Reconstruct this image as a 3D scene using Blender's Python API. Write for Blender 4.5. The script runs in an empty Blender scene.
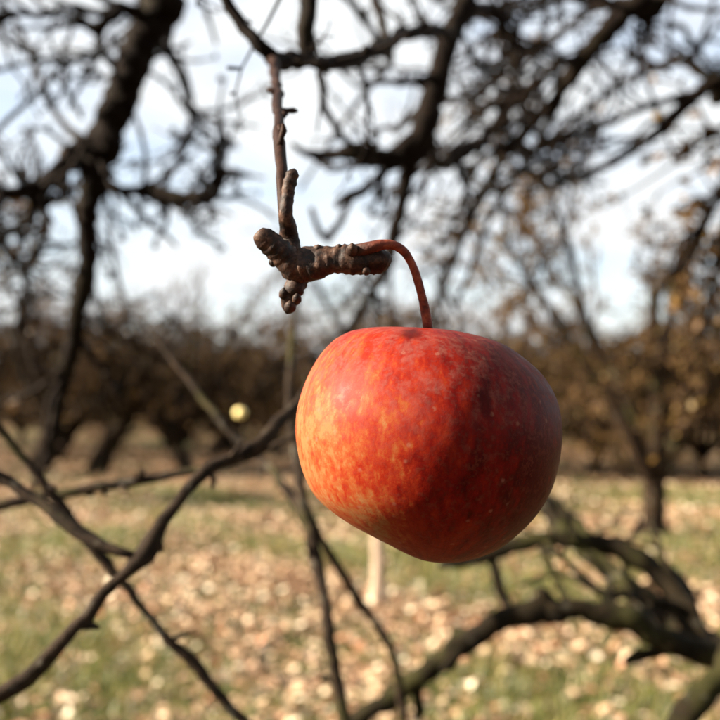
import bpy, math, random
import numpy as np
from mathutils import Vector, Matrix

random.seed(7)
rng = np.random.default_rng(11)
scene = bpy.context.scene
R = math.radians

# ------------------------------------------------------------------ camera
CAM_H = 1.5
cam_data = bpy.data.cameras.new('camera')
cam_data.sensor_width = 36.0
cam_data.lens = 50.0                      # 1000 px focal length on the 720 px photograph
cam_data.clip_start = 0.01
cam_data.clip_end = 2000
cam_data.dof.use_dof = True
cam_data.dof.focus_distance = 0.260
cam_data.dof.aperture_fstop = 13.5
cam = bpy.data.objects.new('camera', cam_data)
scene.collection.objects.link(cam)
cam.location = (0, 0, CAM_H)
PITCH = math.atan(40 / 1000)              # horizon at y = 400 in the photograph
cam.rotation_euler = (R(90) + PITCH, 0, 0)
scene.camera = cam

# ------------------------------------------------------------------ sky and sun
SUN = Vector((-0.88, -0.10, 0.45)).normalized()     # towards the sun: left, a little behind the camera
world = bpy.data.worlds.new('World')
scene.world = world
world.use_nodes = True
wn = world.node_tree; wn.nodes.clear()
def wnode(t, **k):
    n = wn.nodes.new(t)
    for a, v in k.items(): setattr(n, a, v)
    return n
sky = wnode('ShaderNodeTexSky', sky_type='NISHITA', sun_disc=False)
sky.sun_elevation = math.asin(SUN.z)
sky.sun_rotation = math.atan2(SUN.x, SUN.y)
sky.air_density = 1.0; sky.dust_density = 1.2; sky.ozone_density = 1.0
wtc = wnode('ShaderNodeTexCoord')
wmap = wnode('ShaderNodeMapping'); wmap.inputs['Scale'].default_value = (1, 1, 2.4)
wno = wnode('ShaderNodeTexNoise'); wno.inputs['Scale'].default_value = 5.0
wno.inputs['Detail'].default_value = 6; wno.inputs['Roughness'].default_value = 0.55
wra = wnode('ShaderNodeValToRGB')
wra.color_ramp.elements[0].position = 0.36; wra.color_ramp.elements[0].color = (0.45, 0.45, 0.45, 1)
wra.color_ramp.elements[1].position = 0.58
wmix = wnode('ShaderNodeMix', data_type='RGBA')
wmix.inputs['B'].default_value = (3.75, 3.85, 3.9, 1)          # thin bright cloud
bg = wnode('ShaderNodeBackground'); bg.inputs['Strength'].default_value = 0.05
wo = wnode('ShaderNodeOutputWorld')
wl = wn.links.new
wl(wtc.outputs['Generated'], wmap.inputs['Vector']); wl(wmap.outputs[0], wno.inputs['Vector'])
wl(wno.outputs['Fac'], wra.inputs['Fac']); wl(wra.outputs['Color'], wmix.inputs['Factor'])
wl(sky.outputs['Color'], wmix.inputs['A']); wl(wmix.outputs['Result'], bg.inputs['Color'])
wl(bg.outputs[0], wo.inputs['Surface'])

sun_data = bpy.data.lights.new('sun', 'SUN')
sun_data.energy = 5.0
sun_data.angle = R(0.53)
sun_data.color = (1.0, 0.87, 0.69)
sun = bpy.data.objects.new('sun', sun_data)
scene.collection.objects.link(sun)
sun.rotation_euler = SUN.to_track_quat('Z', 'Y').to_euler()
sun.location = SUN * 50

scene.view_settings.view_transform = 'Standard'
scene.view_settings.look = 'None'
scene.view_settings.exposure = 2.5
scene.view_settings.gamma = 1.0
scene.view_settings.use_curve_mapping = False
scene.render.engine = 'CYCLES'
scene.cycles.use_denoising = True
scene.cycles.max_bounces = 6
scene.cycles.diffuse_bounces = 3
scene.cycles.use_adaptive_sampling = False

# ------------------------------------------------------------------ geometry helpers
FWD = np.array((0, math.cos(PITCH), math.sin(PITCH)))
UPV = np.array((0, -math.sin(PITCH), math.cos(PITCH)))
RGT = np.array((1.0, 0, 0))
CAMP = np.array((0, 0, CAM_H))
F = 1000.0
def P(x, y, d):
    """photo pixel + depth along the view axis -> point in the place"""
    return CAMP + d * (FWD + RGT * (x - 360) / F - UPV * (y - 360) / F)
def G(x, y):
    """photo pixel below the horizon -> point on the ground"""
    r = FWD + RGT * (x - 360) / F - UPV * (y - 360) / F
    return CAMP + r * (CAM_H / -r[2])

def mesh_from(name, verts, quads, smooth=True, mats=()):
    me = bpy.data.meshes.new(name)
    verts = np.asarray(verts, dtype=np.float32).reshape(-1, 3)
    quads = np.asarray(quads, dtype=np.int32).reshape(-1, 4)
    me.vertices.add(len(verts)); me.vertices.foreach_set('co', verts.ravel())
    me.loops.add(quads.size); me.loops.foreach_set('vertex_index', quads.ravel())
    me.polygons.add(len(quads))
    me.polygons.foreach_set('loop_start', np.arange(0, quads.size, 4, dtype=np.int32))
    me.polygons.foreach_set('use_smooth', np.full(len(quads), smooth, dtype=bool))
    me.update(calc_edges=True)
    for m in mats: me.materials.append(m)
    return me

def link(name, data, parent=None, loc=None):
    o = bpy.data.objects.new(name, data)
    scene.collection.objects.link(o)
    if parent is not None: o.parent = parent
    if loc is not None: o.location = loc
    return o

def tag(o, label=None, cat=None, group=None, kind=None):
    if label: o['label'] = label
    if cat: o['category'] = cat
    if group: o['group'] = group
    if kind: o['kind'] = kind
    return o

def catmull(pts, step):
    """resample control rows (any number of columns, xyz first) along a Catmull-Rom curve"""
    p = np.asarray(pts, float)
    if len(p) == 2:
        n = max(2, int(np.linalg.norm(p[1, :3] - p[0, :3]) / step) + 1)
        t = np.linspace(0, 1, n)[:, None]
        return p[0] * (1 - t) + p[1] * t
    q = np.vstack((2 * p[0] - p[1], p, 2 * p[-1] - p[-2]))
    out = []
    for i in range(1, len(q) - 2):
        a, b, c, d = q[i - 1], q[i], q[i + 1], q[i + 2]
        n = max(1, int(np.linalg.norm(c[:3] - b[:3]) / step))
        t = (np.arange(n) / n)[:, None]
        out.append(0.5 * (2 * b + (c - a) * t + (2 * a - 5 * b + 4 * c - d) * t**2 + (3 * b - a - 3 * c + d) * t**3))
    out.append(q[-2][None])
    r = np.vstack(out)
    if r.shape[1] > 3: r[:, 3] = np.maximum(r[:, 3], 1e-4)
    return r

class MB:
    """collects quads"""
    def __init__(self): self.v, self.q, self.n = [], [], 0
    def add(self, v, q):
        self.v.append(np.asarray(v, float)); self.q.append(np.asarray(q, np.int64) + self.n); self.n += len(v)
    def tube(self, pts, rad, sides=6, knob=0.0, seed=0, cap=True):
        p = np.asarray(pts, float); r = np.asarray(rad, float); n = len(p)
        t = np.gradient(p, axis=0); t /= np.linalg.norm(t, axis=1)[:, None] + 1e-12
        a = np.cross(t[0], (0.31, 0.17, 0.93)); a /= np.linalg.norm(a) + 1e-12
        N = np.empty_like(p); N[0] = a
        for i in range(1, n):
            a = a - t[i] * np.dot(a, t[i]); a /= np.linalg.norm(a) + 1e-12; N[i] = a
        B = np.cross(t, N)
        if cap:                                     # closed, rounded ends
            p = np.vstack((p[0], p, p[-1] + t[-1] * r[-1] * 0.5)); N = np.vstack((N[0], N, N[-1])); B = np.vstack((B[0], B, B[-1]))
            r = np.concatenate(([1e-5], r, [1e-5])); n += 2
        th = np.arange(sides) * 2 * math.pi / sides
        rr = np.repeat(r[:, None], sides, 1)
        if knob:
            g = np.random.default_rng(seed)
            k = g.normal(0, 1, (n, sides))
            k = (k + np.roll(k, 1, 1) + np.roll(k, -1, 1)) / 1.7
            k[1:-1] = (k[:-2] + 2 * k[1:-1] + k[2:]) / 2.6
            rr = rr * (1 + knob * np.clip(k, -1.6, 1.6))
        v = p[:, None] + rr[..., None] * (N[:, None] * np.cos(th)[None, :, None] + B[:, None] * np.sin(th)[None, :, None])
        i = np.arange(n - 1)[:, None] * sides; j = np.arange(sides)[None]; k2 = (j + 1) % sides
        q = np.stack((i + j, i + k2, i + sides + k2, i + sides + j), -1).reshape(-1, 4)
        self.add(v.reshape(-1, 3), q)
    def build(self, name, mat, parent=None, loc=None, smooth=True):
        me = mesh_from(name, np.vstack(self.v), np.vstack(self.q), smooth, (mat,))
        return link(name, me, parent, loc)

# ------------------------------------------------------------------ materials
def new_mat(name):
    m = bpy.data.materials.new(name); m.use_nodes = True
    nt = m.node_tree; b = nt.nodes['Principled BSDF']
    return m, nt, b
class N:
    """small node-building helper"""
    def __init__(s, nt): s.nt = nt
    def __call__(s, t, ins=None, **k):
        n = s.nt.nodes.new(t)
        for a, v in k.items(): setattr(n, a, v)
        for a, v in (ins or {}).items():
            if isinstance(v, bpy.types.NodeSocket): s.nt.links.new(v, n.inputs[a])
            else: n.inputs[a].default_value = v
        return n
    def noise(s, vec, scale, detail=4, rough=0.55, dist=0.0):
        return s('ShaderNodeTexNoise', {'Vector': vec, 'Scale': scale, 'Detail': detail, 'Roughness': rough, 'Distortion': dist}).outputs['Fac']
    def math(s, op, a, b=0.0, clamp=False):
        n = s('ShaderNodeMath', {0: a, 1: b}, operation=op); n.use_clamp = clamp; return n.outputs[0]
    def ramp(s, fac, stops):
        n = s('ShaderNodeValToRGB', {'Fac': fac}); e = n.color_ramp.elements
        while len(e) < len(stops): e.new(0.5)
        for i, (p, c) in enumerate(stops): e[i].position = p; e[i].color = (*c, 1) if len(c) == 3 else c
        return n.outputs['Color']
    def mix(s, f, a, b, blend='MIX'):
        n = s('ShaderNodeMix', data_type='RGBA', blend_type=blend)
        for k, v in (('Factor', f), ('A', a), ('B', b)):
            if isinstance(v, bpy.types.NodeSocket): s.nt.links.new(v, n.inputs[k])
            elif k == 'Factor': n.inputs[k].default_value = v
            else: n.inputs[k].default_value = (*v, 1)
        return n.outputs['Result']
    def smooth(s, v, lo, hi):
        return s('ShaderNodeMapRange', {'Value': v, 'From Min': lo, 'From Max': hi}, interpolation_type='SMOOTHSTEP').outputs[0]
    def bump(s, h, strength, dist):
        return s('ShaderNodeBump', {'Height': h, 'Strength': strength, 'Distance': dist}).outputs['Normal']

def bark_mat(name, dark, light, moss=0.0, scale=60.0, bump=0.6, dist=0.004, rough=0.85):
    m, nt, b = new_mat(name); n = N(nt)
    co = n('ShaderNodeTexCoord').outputs['Object']
    a = n.noise(co, scale, 6, 0.6, 0.4); c = n.noise(co, scale * 5, 4, 0.6)
    f = n.math('ADD', n.math('MULTIPLY', a, 0.65), n.math('MULTIPLY', c, 0.35))
    col = n.ramp(f, [(0.36, dark), (0.66, light)])
    if moss:
        g = n.noise(co, scale * 0.22, 5, 0.6)
        col = n.mix(n.math('MULTIPLY', n.smooth(g, 0.50, 0.64), moss), col, (0.085, 0.090, 0.022))
        li = n.noise(co, scale * 0.9, 3, 0.5)
        col = n.mix(n.math('MULTIPLY', n.smooth(li, 0.60, 0.70), moss * 0.7), col, (0.26, 0.25, 0.20))
    nt.links.new(col, b.inputs['Base Color'])
    b.inputs['Roughness'].default_value = rough
    b.inputs['Specular IOR Level'].default_value = 0.08
    nt.links.new(n.bump(f, bump, dist), b.inputs['Normal'])
    return m

M_BARK = bark_mat('bark_overhead', (0.0018, 0.0009, 0.0005), (0.008, 0.004, 0.002), 0.03, 45)  # shade inside the crown is put into this near-black bark colour
M_TWIG = bark_mat('bark_twig', (0.002, 0.001, 0.0005), (0.008, 0.004, 0.002), 0.0, 160, 0.3, 0.001)  # twig colour darkened likewise to stand for crown shade
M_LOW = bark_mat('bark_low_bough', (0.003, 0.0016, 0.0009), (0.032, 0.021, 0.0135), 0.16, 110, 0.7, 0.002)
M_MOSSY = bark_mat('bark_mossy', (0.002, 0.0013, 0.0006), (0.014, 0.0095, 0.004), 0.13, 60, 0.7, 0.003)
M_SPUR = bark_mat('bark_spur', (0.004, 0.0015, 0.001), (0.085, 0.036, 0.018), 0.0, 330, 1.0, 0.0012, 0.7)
m, nt, b = new_mat('bark_fruit_spur'); n = N(nt)
co = n('ShaderNodeTexCoord').outputs['Object']
a_ = n.noise(co, 260, 5, 0.6, 0.3); c_ = n.noise(co, 1300, 4, 0.65)
h_ = n.math('ADD', n.math('MULTIPLY', a_, 0.7), n.math('MULTIPLY', c_, 0.3))
col = n.ramp(h_, [(0.40, (0.003, 0.0010, 0.0006)), (0.50, (0.016, 0.006, 0.003)), (0.58, (0.046, 0.021, 0.012)), (0.68, (0.095, 0.055, 0.036))])
nt.links.new(col, b.inputs['Base Color']); b.inputs['Roughness'].default_value = 0.6; b.inputs['Specular IOR Level'].default_value = 0.2
nt.links.new(n.bump(h_, 0.8, 0.0006), b.inputs['Normal'])
M_SPUR = m
M_SHOOT = bark_mat('bark_shoot', (0.006, 0.0025, 0.0015), (0.026, 0.010, 0.0055), 0.0, 220, 0.9, 0.0006, 0.6)
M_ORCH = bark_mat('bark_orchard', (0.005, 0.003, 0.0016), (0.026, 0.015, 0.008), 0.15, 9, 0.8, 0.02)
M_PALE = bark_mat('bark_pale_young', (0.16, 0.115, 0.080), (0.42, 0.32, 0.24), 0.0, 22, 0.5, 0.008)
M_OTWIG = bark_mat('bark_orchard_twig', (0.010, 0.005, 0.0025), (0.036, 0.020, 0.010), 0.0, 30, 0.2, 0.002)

def leaf_mat(name, stops, island=True, trans=0.25):
    m, nt, b = new_mat(name); n = N(nt)
    if island: r = n('ShaderNodeNewGeometry').outputs['Random Per Island']
    else: r = n('ShaderNodeObjectInfo').outputs['Random']
    col = n.ramp(r, stops)
    co = n('ShaderNodeTexCoord').outputs['Object']
    col = n.mix(n.math('MULTIPLY', n.noise(co, 70 if island else 40, 3), 0.55), col, (0.09, 0.045, 0.02))
    nt.links.new(col, b.inputs['Base Color'])
    b.inputs['Roughness'].default_value = 0.6
    b.inputs['Specular IOR Level'].default_value = 0.35
    tr = n('ShaderNodeBsdfTranslucent', {'Color': col})
    mx = n('ShaderNodeMixShader', {0: trans})
    nt.links.new(b.outputs[0], mx.inputs[1]); nt.links.new(tr.outputs[0], mx.inputs[2])
    nt.links.new(mx.outputs[0], nt.nodes['Material Output'].inputs['Surface'])
    return m
LITTER = [(p_, tuple(c_ * 0.98 for c_ in col_)) for p_, col_ in [(0.0, (0.07, 0.03, 0.014)), (0.22, (0.24, 0.12, 0.06)), (0.38, (0.50, 0.32, 0.19)),
          (0.58, (0.62, 0.45, 0.28)), (0.74, (0.60, 0.47, 0.33)), (0.84, (0.42, 0.15, 0.06)), (0.92, (0.72, 0.60, 0.42)), (1.0, (0.82, 0.74, 0.55))]]
M_LITTER = leaf_mat('fallen_leaf_mass', LITTER, True, 0.15)
M_LEAF1 = leaf_mat('fallen_leaf_single', LITTER, False, 0.15)
M_CLING = leaf_mat('clinging_leaf', [(0.0, (0.020, 0.010, 0.003)), (0.35, (0.060, 0.031, 0.008)), (0.6, (0.13, 0.066, 0.015)),
                                     (0.8, (0.27, 0.16, 0.042)), (1.0, (0.10, 0.088, 0.022))], True, 0.35)
m, nt, b = new_mat('grass_blades'); n = N(nt)
r = n('ShaderNodeNewGeometry').outputs['Random Per Island']
gcol = n.ramp(r, [(0.0, (0.018, 0.027, 0.005)), (0.40, (0.068, 0.088, 0.016)), (0.75, (0.16, 0.16, 0.034)), (1.0, (0.36, 0.28, 0.11))])
nt.links.new(gcol, b.inputs['Base Color']); b.inputs['Roughness'].default_value = 0.5
tr = n('ShaderNodeBsdfTranslucent', {'Color': gcol}); mx = n('ShaderNodeMixShader', {0: 0.3})
nt.links.new(b.outputs[0], mx.inputs[1]); nt.links.new(tr.outputs[0], mx.inputs[2])
nt.links.new(mx.outputs[0], nt.nodes['Material Output'].inputs['Surface'])
M_GRASS = m

# ------------------------------------------------------------------ ground
m, nt, b = new_mat('orchard_ground'); n = N(nt)
co = n('ShaderNodeTexCoord').outputs['Object']
patch = n.noise(co, 0.42, 5, 0.6); fine = n.noise(co, 14.0, 5, 0.65); mid = n.noise(co, 3.0, 4, 0.6)
grass = n.ramp(fine, [(0.3, (0.012, 0.015, 0.005)), (0.7, (0.048, 0.054, 0.016))])
litter = n.ramp(n.math('ADD', n.math('MULTIPLY', fine, 0.7), n.math('MULTIPLY', mid, 0.3)),
                [(0.3, (0.035, 0.017, 0.009)), (0.5, (0.12, 0.064, 0.034)), (0.72, (0.26, 0.155, 0.088))])
fac = n.smooth(n.math('ADD', n.math('MULTIPLY', patch, 0.7), n.math('MULTIPLY', mid, 0.3)), 0.42, 0.58)
nt.links.new(n.mix(fac, grass, litter), b.inputs['Base Color'])
b.inputs['Roughness'].default_value = 0.95
b.inputs['Specular IOR Level'].default_value = 0.1
nt.links.new(n.bump(n.math('ADD', fine, mid), 0.8, 0.03), b.inputs['Normal'])
M_GROUND = m
def ground_z(x, y):
    return 0.035 * np.sin(x * 0.9 + 0.4 * y) * np.cos(y * 0.55) + 0.02 * np.sin(2.3 * x - 1.1 * y)
gx = np.concatenate((np.linspace(-600, -40, 8)[:-1], np.linspace(-40, 40, 161), np.linspace(40, 600, 8)[1:]))
gy = np.concatenate((np.linspace(-300, -20, 6)[:-1], np.linspace(-20, 90, 221), np.linspace(90, 1200, 10)[1:]))
X, Y = np.meshgrid(gx, gy)
damp = np.clip((45 - np.abs(X)) / 10, 0, 1) * np.clip((95 - Y) / 10, 0, 1) * np.clip((Y + 22) / 5, 0, 1)
Z = ground_z(X, Y) * damp
nx, ny = len(gx), len(gy)
ii = (np.arange(ny - 1)[:, None] * nx + np.arange(nx - 1)[None]).ravel()
gm = mesh_from('ground', np.stack((X, Y, Z), -1), np.stack((ii, ii + 1, ii + nx + 1, ii + nx), -1), True, (M_GROUND,))
ground = tag(link('ground', gm), 'orchard ground of short grass and brown fallen leaves', kind='structure')

def scatter(nm, ymin, ymax, width, cluster=0.0, seed=0):
    g = np.random.default_rng(seed)
    y = ymin + (ymax - ymin) * g.random(nm) ** 1.35
    x = (g.random(nm) * 2 - 1) * (width * y + 2.0)
    wide = g.random(nm) < 0.30                                  # thins out beyond the view and behind the camera
    x = np.where(wide, g.normal(0, 1, nm) * (width * y + 4.0), x)
    y = np.where(g.random(nm) < 0.10, g.uniform(-3.0, ymin + 1.5, nm), y)
    return x, y, g

# grass: short blades, thin to the far side
x, y, g = scatter(300000, 2.0, 17.0, 0.50, seed=3)
pn = np.sin(x * 1.7 + 1.3 * np.sin(y * 0.8)) + np.cos(y * 1.3 + 1.1 * np.sin(x * 0.9)) + 0.9 * np.sin(3.1 * x + 2.2 * y)
keep = g.random(len(x)) < 1 / (1 + np.exp(-2.2 * (pn + 0.55)))
x, y, pn = x[keep], y[keep], pn[keep]; k = len(x)
h = g.uniform(0.03, 0.085, k) * (1 + 0.25 * np.clip(pn, -1, 1)); w = g.uniform(0.0022, 0.0045, k) * (1 + y * 0.05)
a = g.random(k) * 6.283; lean = g.uniform(0.15, 0.9, k) * h; la = g.random(k) * 6.283
z = ground_z(x, y) - 0.004
base = np.stack((x, y, z), -1); side = np.stack((np.cos(a) * w, np.sin(a) * w, 0 * w), -1)
tip = base + np.stack((np.cos(la) * lean, np.sin(la) * lean, h), -1); midp = base * 0.5 + tip * 0.5 + np.stack((0 * h, 0 * h, h * 0.14), -1)
v = np.stack((base - side, base + side, midp + side * 0.8, midp - side * 0.8, tip + side * 0.15, tip - side * 0.15), 1)
o6 = np.arange(k)[:, None] * 6
q = np.concatenate((o6 + np.array([[0, 1, 2, 3]]), o6 + np.array([[3, 2, 4, 5]])), 0)
tag(link('grass', mesh_from('grass', v, q, True, (M_GRASS,))), 'short green and straw coloured grass growing between fallen leaves', 'grass', kind='stuff')

# fallen leaves: curled ovals
def leaf_shape(curl=0.3, fold=0.25, L=1.0, W=0.62):
    vs, n_ = [], 5
    for i in range(n_ + 1):
        t = i / n_
        wd = W * 0.5 * math.sin(math.pi * min(1, 0.06 + t * 0.92)) ** 0.8
        zc = curl * (t - 0.5) ** 2 * 2
        for s in (-1, 0, 1):
            vs.append(((t - 0.5) * L, s * wd, zc + fold * wd * abs(s)))
    q = []
    for i in range(n_):
        for s in range(2):
            a0 = i * 3 + s; q.append((a0, a0 + 1, a0 + 4, a0 + 3))
    return np.array(vs), np.array(q)
shapes = [leaf_shape(c, f, 1, w_) for c, f, w_ in ((0.3, 0.3, 0.62), (0.55, 0.5, 0.7), (-0.25, 0.35, 0.6), (0.15, -0.3, 0.68), (0.7, 0.2, 0.55), (0.1, 0.7, 0.75))]
x, y, g = scatter(112000, 3.4, 32.0, 0.46, seed=5)
pn = np.sin(x * 1.7 + 1.3 * np.sin(y * 0.8)) + np.cos(y * 1.3 + 1.1 * np.sin(x * 0.9)) + 0.9 * np.sin(3.1 * x + 2.2 * y)
pn = pn * 0.45 + 1.1 * np.sin(7.3 * x + 2.0 * np.sin(3.1 * y)) * np.cos(5.7 * y + 1.7 * np.sin(4.3 * x))
keep = g.random(len(x)) < 1 / (1 + np.exp(2.2 * (pn - 0.20)))
x, y = x[keep], y[keep]; k = len(x)
size = g.uniform(0.035, 0.09, k); rz = g.random(k) * 6.283; tx = g.normal(0, 0.38, k); ty = g.normal(0, 0.38, k)
hz = ground_z(x, y) + g.uniform(0.012, 0.05, k)
ysafe = np.maximum(y, 0.5)
px = 360 + 1000 * x / ysafe; py = 400 + 1000 * CAM_H / ysafe
inview = (px > 5) & (px < 715) & (py < 716)
order = np.argsort(-(size / ysafe) * inview)
singles = set(order[:300].tolist())
def rotm(rz, rx, ry):
    return np.array(Matrix.Rotation(rz, 3, 'Z') @ Matrix.Rotation(rx, 3, 'X') @ Matrix.Rotation(ry, 3, 'Y'))
mb = MB()
cz, sz_, cx_, sx2, cy_, sy_ = np.cos(rz), np.sin(rz), np.cos(tx), np.sin(tx), np.cos(ty), np.sin(ty); o_, l_ = np.zeros(k), np.ones(k)
RZ = np.stack((cz, -sz_, o_, sz_, cz, o_, o_, o_, l_), -1).reshape(-1, 3, 3)
RX = np.stack((l_, o_, o_, o_, cx_, -sx2, o_, sx2, cx_), -1).reshape(-1, 3, 3)
RY = np.stack((cy_, o_, sy_, o_, l_, o_, -sy_, o_, cy_), -1).reshape(-1, 3, 3)
RM = RZ @ RX @ RY
mass = np.ones(k, bool); mass[list(singles)] = False
for si, (sv, sq) in enumerate(shapes):
    idx = np.nonzero(mass & (np.arange(k) % len(shapes) == si))[0]
    vv = np.einsum('nij,vj->nvi', RM[idx], sv) * size[idx, None, None] + np.stack((x, y, hz), -1)[idx, None]
    mb.add(vv.reshape(-1, 3), (np.arange(len(idx))[:, None, None] * len(sv) + sq[None]).reshape(-1, 4))
litter_obj = tag(mb.build('leaf_litter', M_LITTER), 'tan and brown fallen leaves strewn over the grass', 'fallen leaves', kind='stuff')
leaf_meshes = [mesh_from('fallen_leaf', sv, sq, True, (M_LEAF1,)) for sv, sq in shapes]
for i in sorted(singles):
    o = link('fallen_leaf', leaf_meshes[i % len(shapes)], litter_obj, (x[i], y[i], hz[i]))
    o.rotation_euler = Matrix(rotm(rz[i], tx[i], ty[i]).tolist()).to_euler(); o.scale = (size[i],) * 3

# ------------------------------------------------------------------ tree growing
def unit(v): return v / (np.linalg.norm(v) + 1e-12)
def grow_path(start, d, length, nseg, wander, lift, g):
    pts = [np.array(start, float)]; d = unit(np.array(d, float))
    for i in range(nseg):
        d = unit(d + g.normal(0, wander, 3) + np.array((0, 0, lift)))
        pts.append(pts[-1] + d * length / nseg)
    return np.array(pts)
def side_dir(t, g, spread):
    r = g.normal(0, 1, 3); r = unit(r - t * np.dot(r, t))
    return unit(t * math.cos(spread) + r * math.sin(spread))
def spray(mb, pts, rad, g, count, length, lift=0.05, levels=2, thick=0.0028, start=0.1, wander=0.22, sides=4, leaves=None, leafp=0.0):
    """twigs along a branch, each with shorter side twigs and stubby spurs"""
    n_ = len(pts)
    for c in range(count):
        i = int(g.uniform(start, 0.98) * (n_ - 1)); t = unit(pts[min(i + 1, n_ - 1)] - pts[max(i - 1, 0)])
        d = side_dir(t, g, g.uniform(0.6, 1.25)); L = length * g.uniform(0.35, 1.0)
        p = grow_path(pts[i], d, L, 6, wander, lift, g)
        r0 = min(thick * g.uniform(0.7, 1.3), rad[i] * 0.8)
        mb.tube(p, np.linspace(r0, r0 * 0.35, len(p)), sides)
        for _ in range(int(g.integers(2, 5))):                 # spurs
            s = int(g.integers(1, len(p))); e = p[s] + side_dir(unit(p[s] - p[s - 1]), g, 1.1) * L * g.uniform(0.03, 0.09)
            mb.tube([p[s], (p[s] + e) / 2, e], [r0 * 0.7, r0 * 0.8, r0 * 0.9], sides)
        if leaves is not None:
            for _ in range(int(g.poisson(leafp))):
                leaves.append((p[int(g.integers(1, len(p)))] + g.normal(0, 0.01, 3), g.integers(0, 1000)))
        if levels > 1:
            spray(mb, p, np.linspace(r0, r0 * 0.35, len(p)), g, int(g.integers(0, 4)), L * 0.6, lift, levels - 1, thick * 0.75, 0.2, wander, sides, leaves, leafp)

def add_leaves(mb, leaves, g, lo, hi):
    for pos, _ in leaves:
        sv, sq = shapes[int(g.integers(0, len(shapes)))]
        s = g.uniform(lo, hi)
        mb.add((sv * s) @ rotm(g.random() * 6.28, g.normal(0.6, 0.6), g.normal(0.4, 0.7)).T + pos + (0, 0, -s * 0.3), sq)

def orchard_tree(seed, height=4.2, trunk_h=1.1, spread=1.9, r0=0.13, lean=(0, 0), limbs=5, twig=1.0, leafp=0.5, droop=0.0, thick=0.010):
    """returns meshes of one old apple tree: trunk, limbs, crown of twigs, clinging leaves"""
    g = np.random.default_rng(seed)
    tm = MB(); top = np.array((lean[0], lean[1], trunk_h))
    tp = catmull([(0, 0, -0.15, r0 * 1.55), (0.0, 0.0, 0.08, r0 * 1.25), (lean[0] * 0.3, lean[1] * 0.3, trunk_h * 0.45, r0), (*top, r0 * 0.95), (lean[0] * 1.15, lean[1] * 1.15, trunk_h + 0.2, r0 * 0.6)], 0.09)
    tm.tube(tp[:, :3], tp[:, 3], 10, 0.10, seed)
    limb_mbs, crown, leaves = [], MB(), []
    for i in range(limbs):
        az = 6.283 * (i + g.uniform(-0.25, 0.25)) / limbs; out = spread * g.uniform(0.8, 1.15)
        st = tp[int(len(tp) * g.uniform(0.7, 0.9)), :3]; hh = height * g.uniform(0.75, 1.0)
        dx, dy = math.cos(az), math.sin(az)
        ctl = [(*st, r0 * 0.62), (st[0] + dx * out * 0.32, st[1] + dy * out * 0.32, st[2] + (hh - st[2]) * 0.38, r0 * 0.42),
               (st[0] + dx * out * 0.62 + g.normal(0, 0.12), st[1] + dy * out * 0.62 + g.normal(0, 0.12), st[2] + (hh - st[2]) * 0.72, r0 * 0.28),
               (st[0] + dx * out + g.normal(0, 0.15), st[1] + dy * out + g.normal(0, 0.15), hh - droop * g.random(), r0 * 0.10)]
        lp = catmull(ctl, 0.14); lm = MB(); lm.tube(lp[:, :3], lp[:, 3], 7, 0.12, seed + i)
        limb_mbs.append(lm)
        for k_ in range(int(7 * twig)):
            s = int(g.uniform(0.22, 0.97) * (len(lp) - 1)); t = unit(lp[min(s + 1, len(lp) - 1), :3] - lp[s - 1, :3])
            bp = grow_path(lp[s, :3], side_dir(t, g, g.uniform(0.7, 1.3)), g.uniform(0.5, 1.15) * spread / 1.9, 7, 0.2, g.uniform(-0.26, 0.10), g)
            br = np.linspace(max(lp[s, 3] * 0.5, 0.012), 0.006, len(bp))
            crown.tube(bp, br, 5)
            spray(crown, bp, br, g, int(7 * twig), 0.55, 0.03, 2, thick, 0.15, 0.25, 3, leaves, leafp)
    lf = MB(); add_leaves(lf, leaves, g, 0.03, 0.062)
    out = dict(trunk=tm, limbs=limb_mbs, crown=crown, leaves=lf)
    mt = lambda mbx, nm, mat: mesh_from(nm, np.vstack(mbx.v), np.vstack(mbx.q), True, (mat,))
    return dict(trunk=mt(tm, 'trunk', M_ORCH), limbs=[mt(l, 'limb', M_ORCH) for l in limb_mbs],
                crown=mt(crown, 'crown', M_OTWIG), leaves=mt(lf, 'clinging_leaves', M_CLING) if lf.v else None)
def plant(name, proto, loc, rz, sc, label, group=None, trunk_mat=None, simple=False):
    e = link(name, None, None, loc); e.rotation_euler = (0, 0, rz); e.scale = (sc,) * 3
    tag(e, label, 'tree', group)
    t = link('trunk', proto['trunk'], e)
    for l in proto['limbs']: link('limb', l, e)
    tag(link('crown', proto['crown'], e), kind='stuff')
    if proto['leaves'] is not None: tag(link('foliage', proto['leaves'], e), kind='stuff')
    return e

protoA = orchard_tree(101, 5.0, 0.8, 2.7, 0.14, (0.12, 0.0), 8, 1.25, 2.2, 2.2)
protoB = orchard_tree(102, 4.6, 0.6, 2.9, 0.15, (-0.15, 0.1), 8, 1.25, 2.6, 2.4)
protoC = orchard_tree(103, 5.4, 0.9, 2.5, 0.13, (0.2, 0.05), 7, 1.25, 2.2, 2.0)
protoD = orchard_tree(104, 4.0, 0.5, 2.9, 0.16, (0.25, -0.1), 9, 1.25, 3.0, 2.6)
def at(px, py): 
    p = G(px, py); p[2] = 0.0; return p
GRP = 'old apple trees of the orchard rows'
plant('apple_tree', orchard_tree(111, 4.6, 1.3, 2.4, 0.23, (0.45, 0.0), 7, 1.2, 1.8, 1.6), at(40, 470), 0.0, 1.0,
      'dark leaning orchard tree at the left edge, its trunk behind the crossing twigs', GRP)
plant('apple_tree', orchard_tree(112, 4.2, 1.1, 2.2, 0.19, (0.55, 0.1), 7, 1.2, 1.8, 1.6), at(97, 474), 0.1, 1.0,
      'orchard tree with slanting trunk, second from the left edge', GRP)
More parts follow.
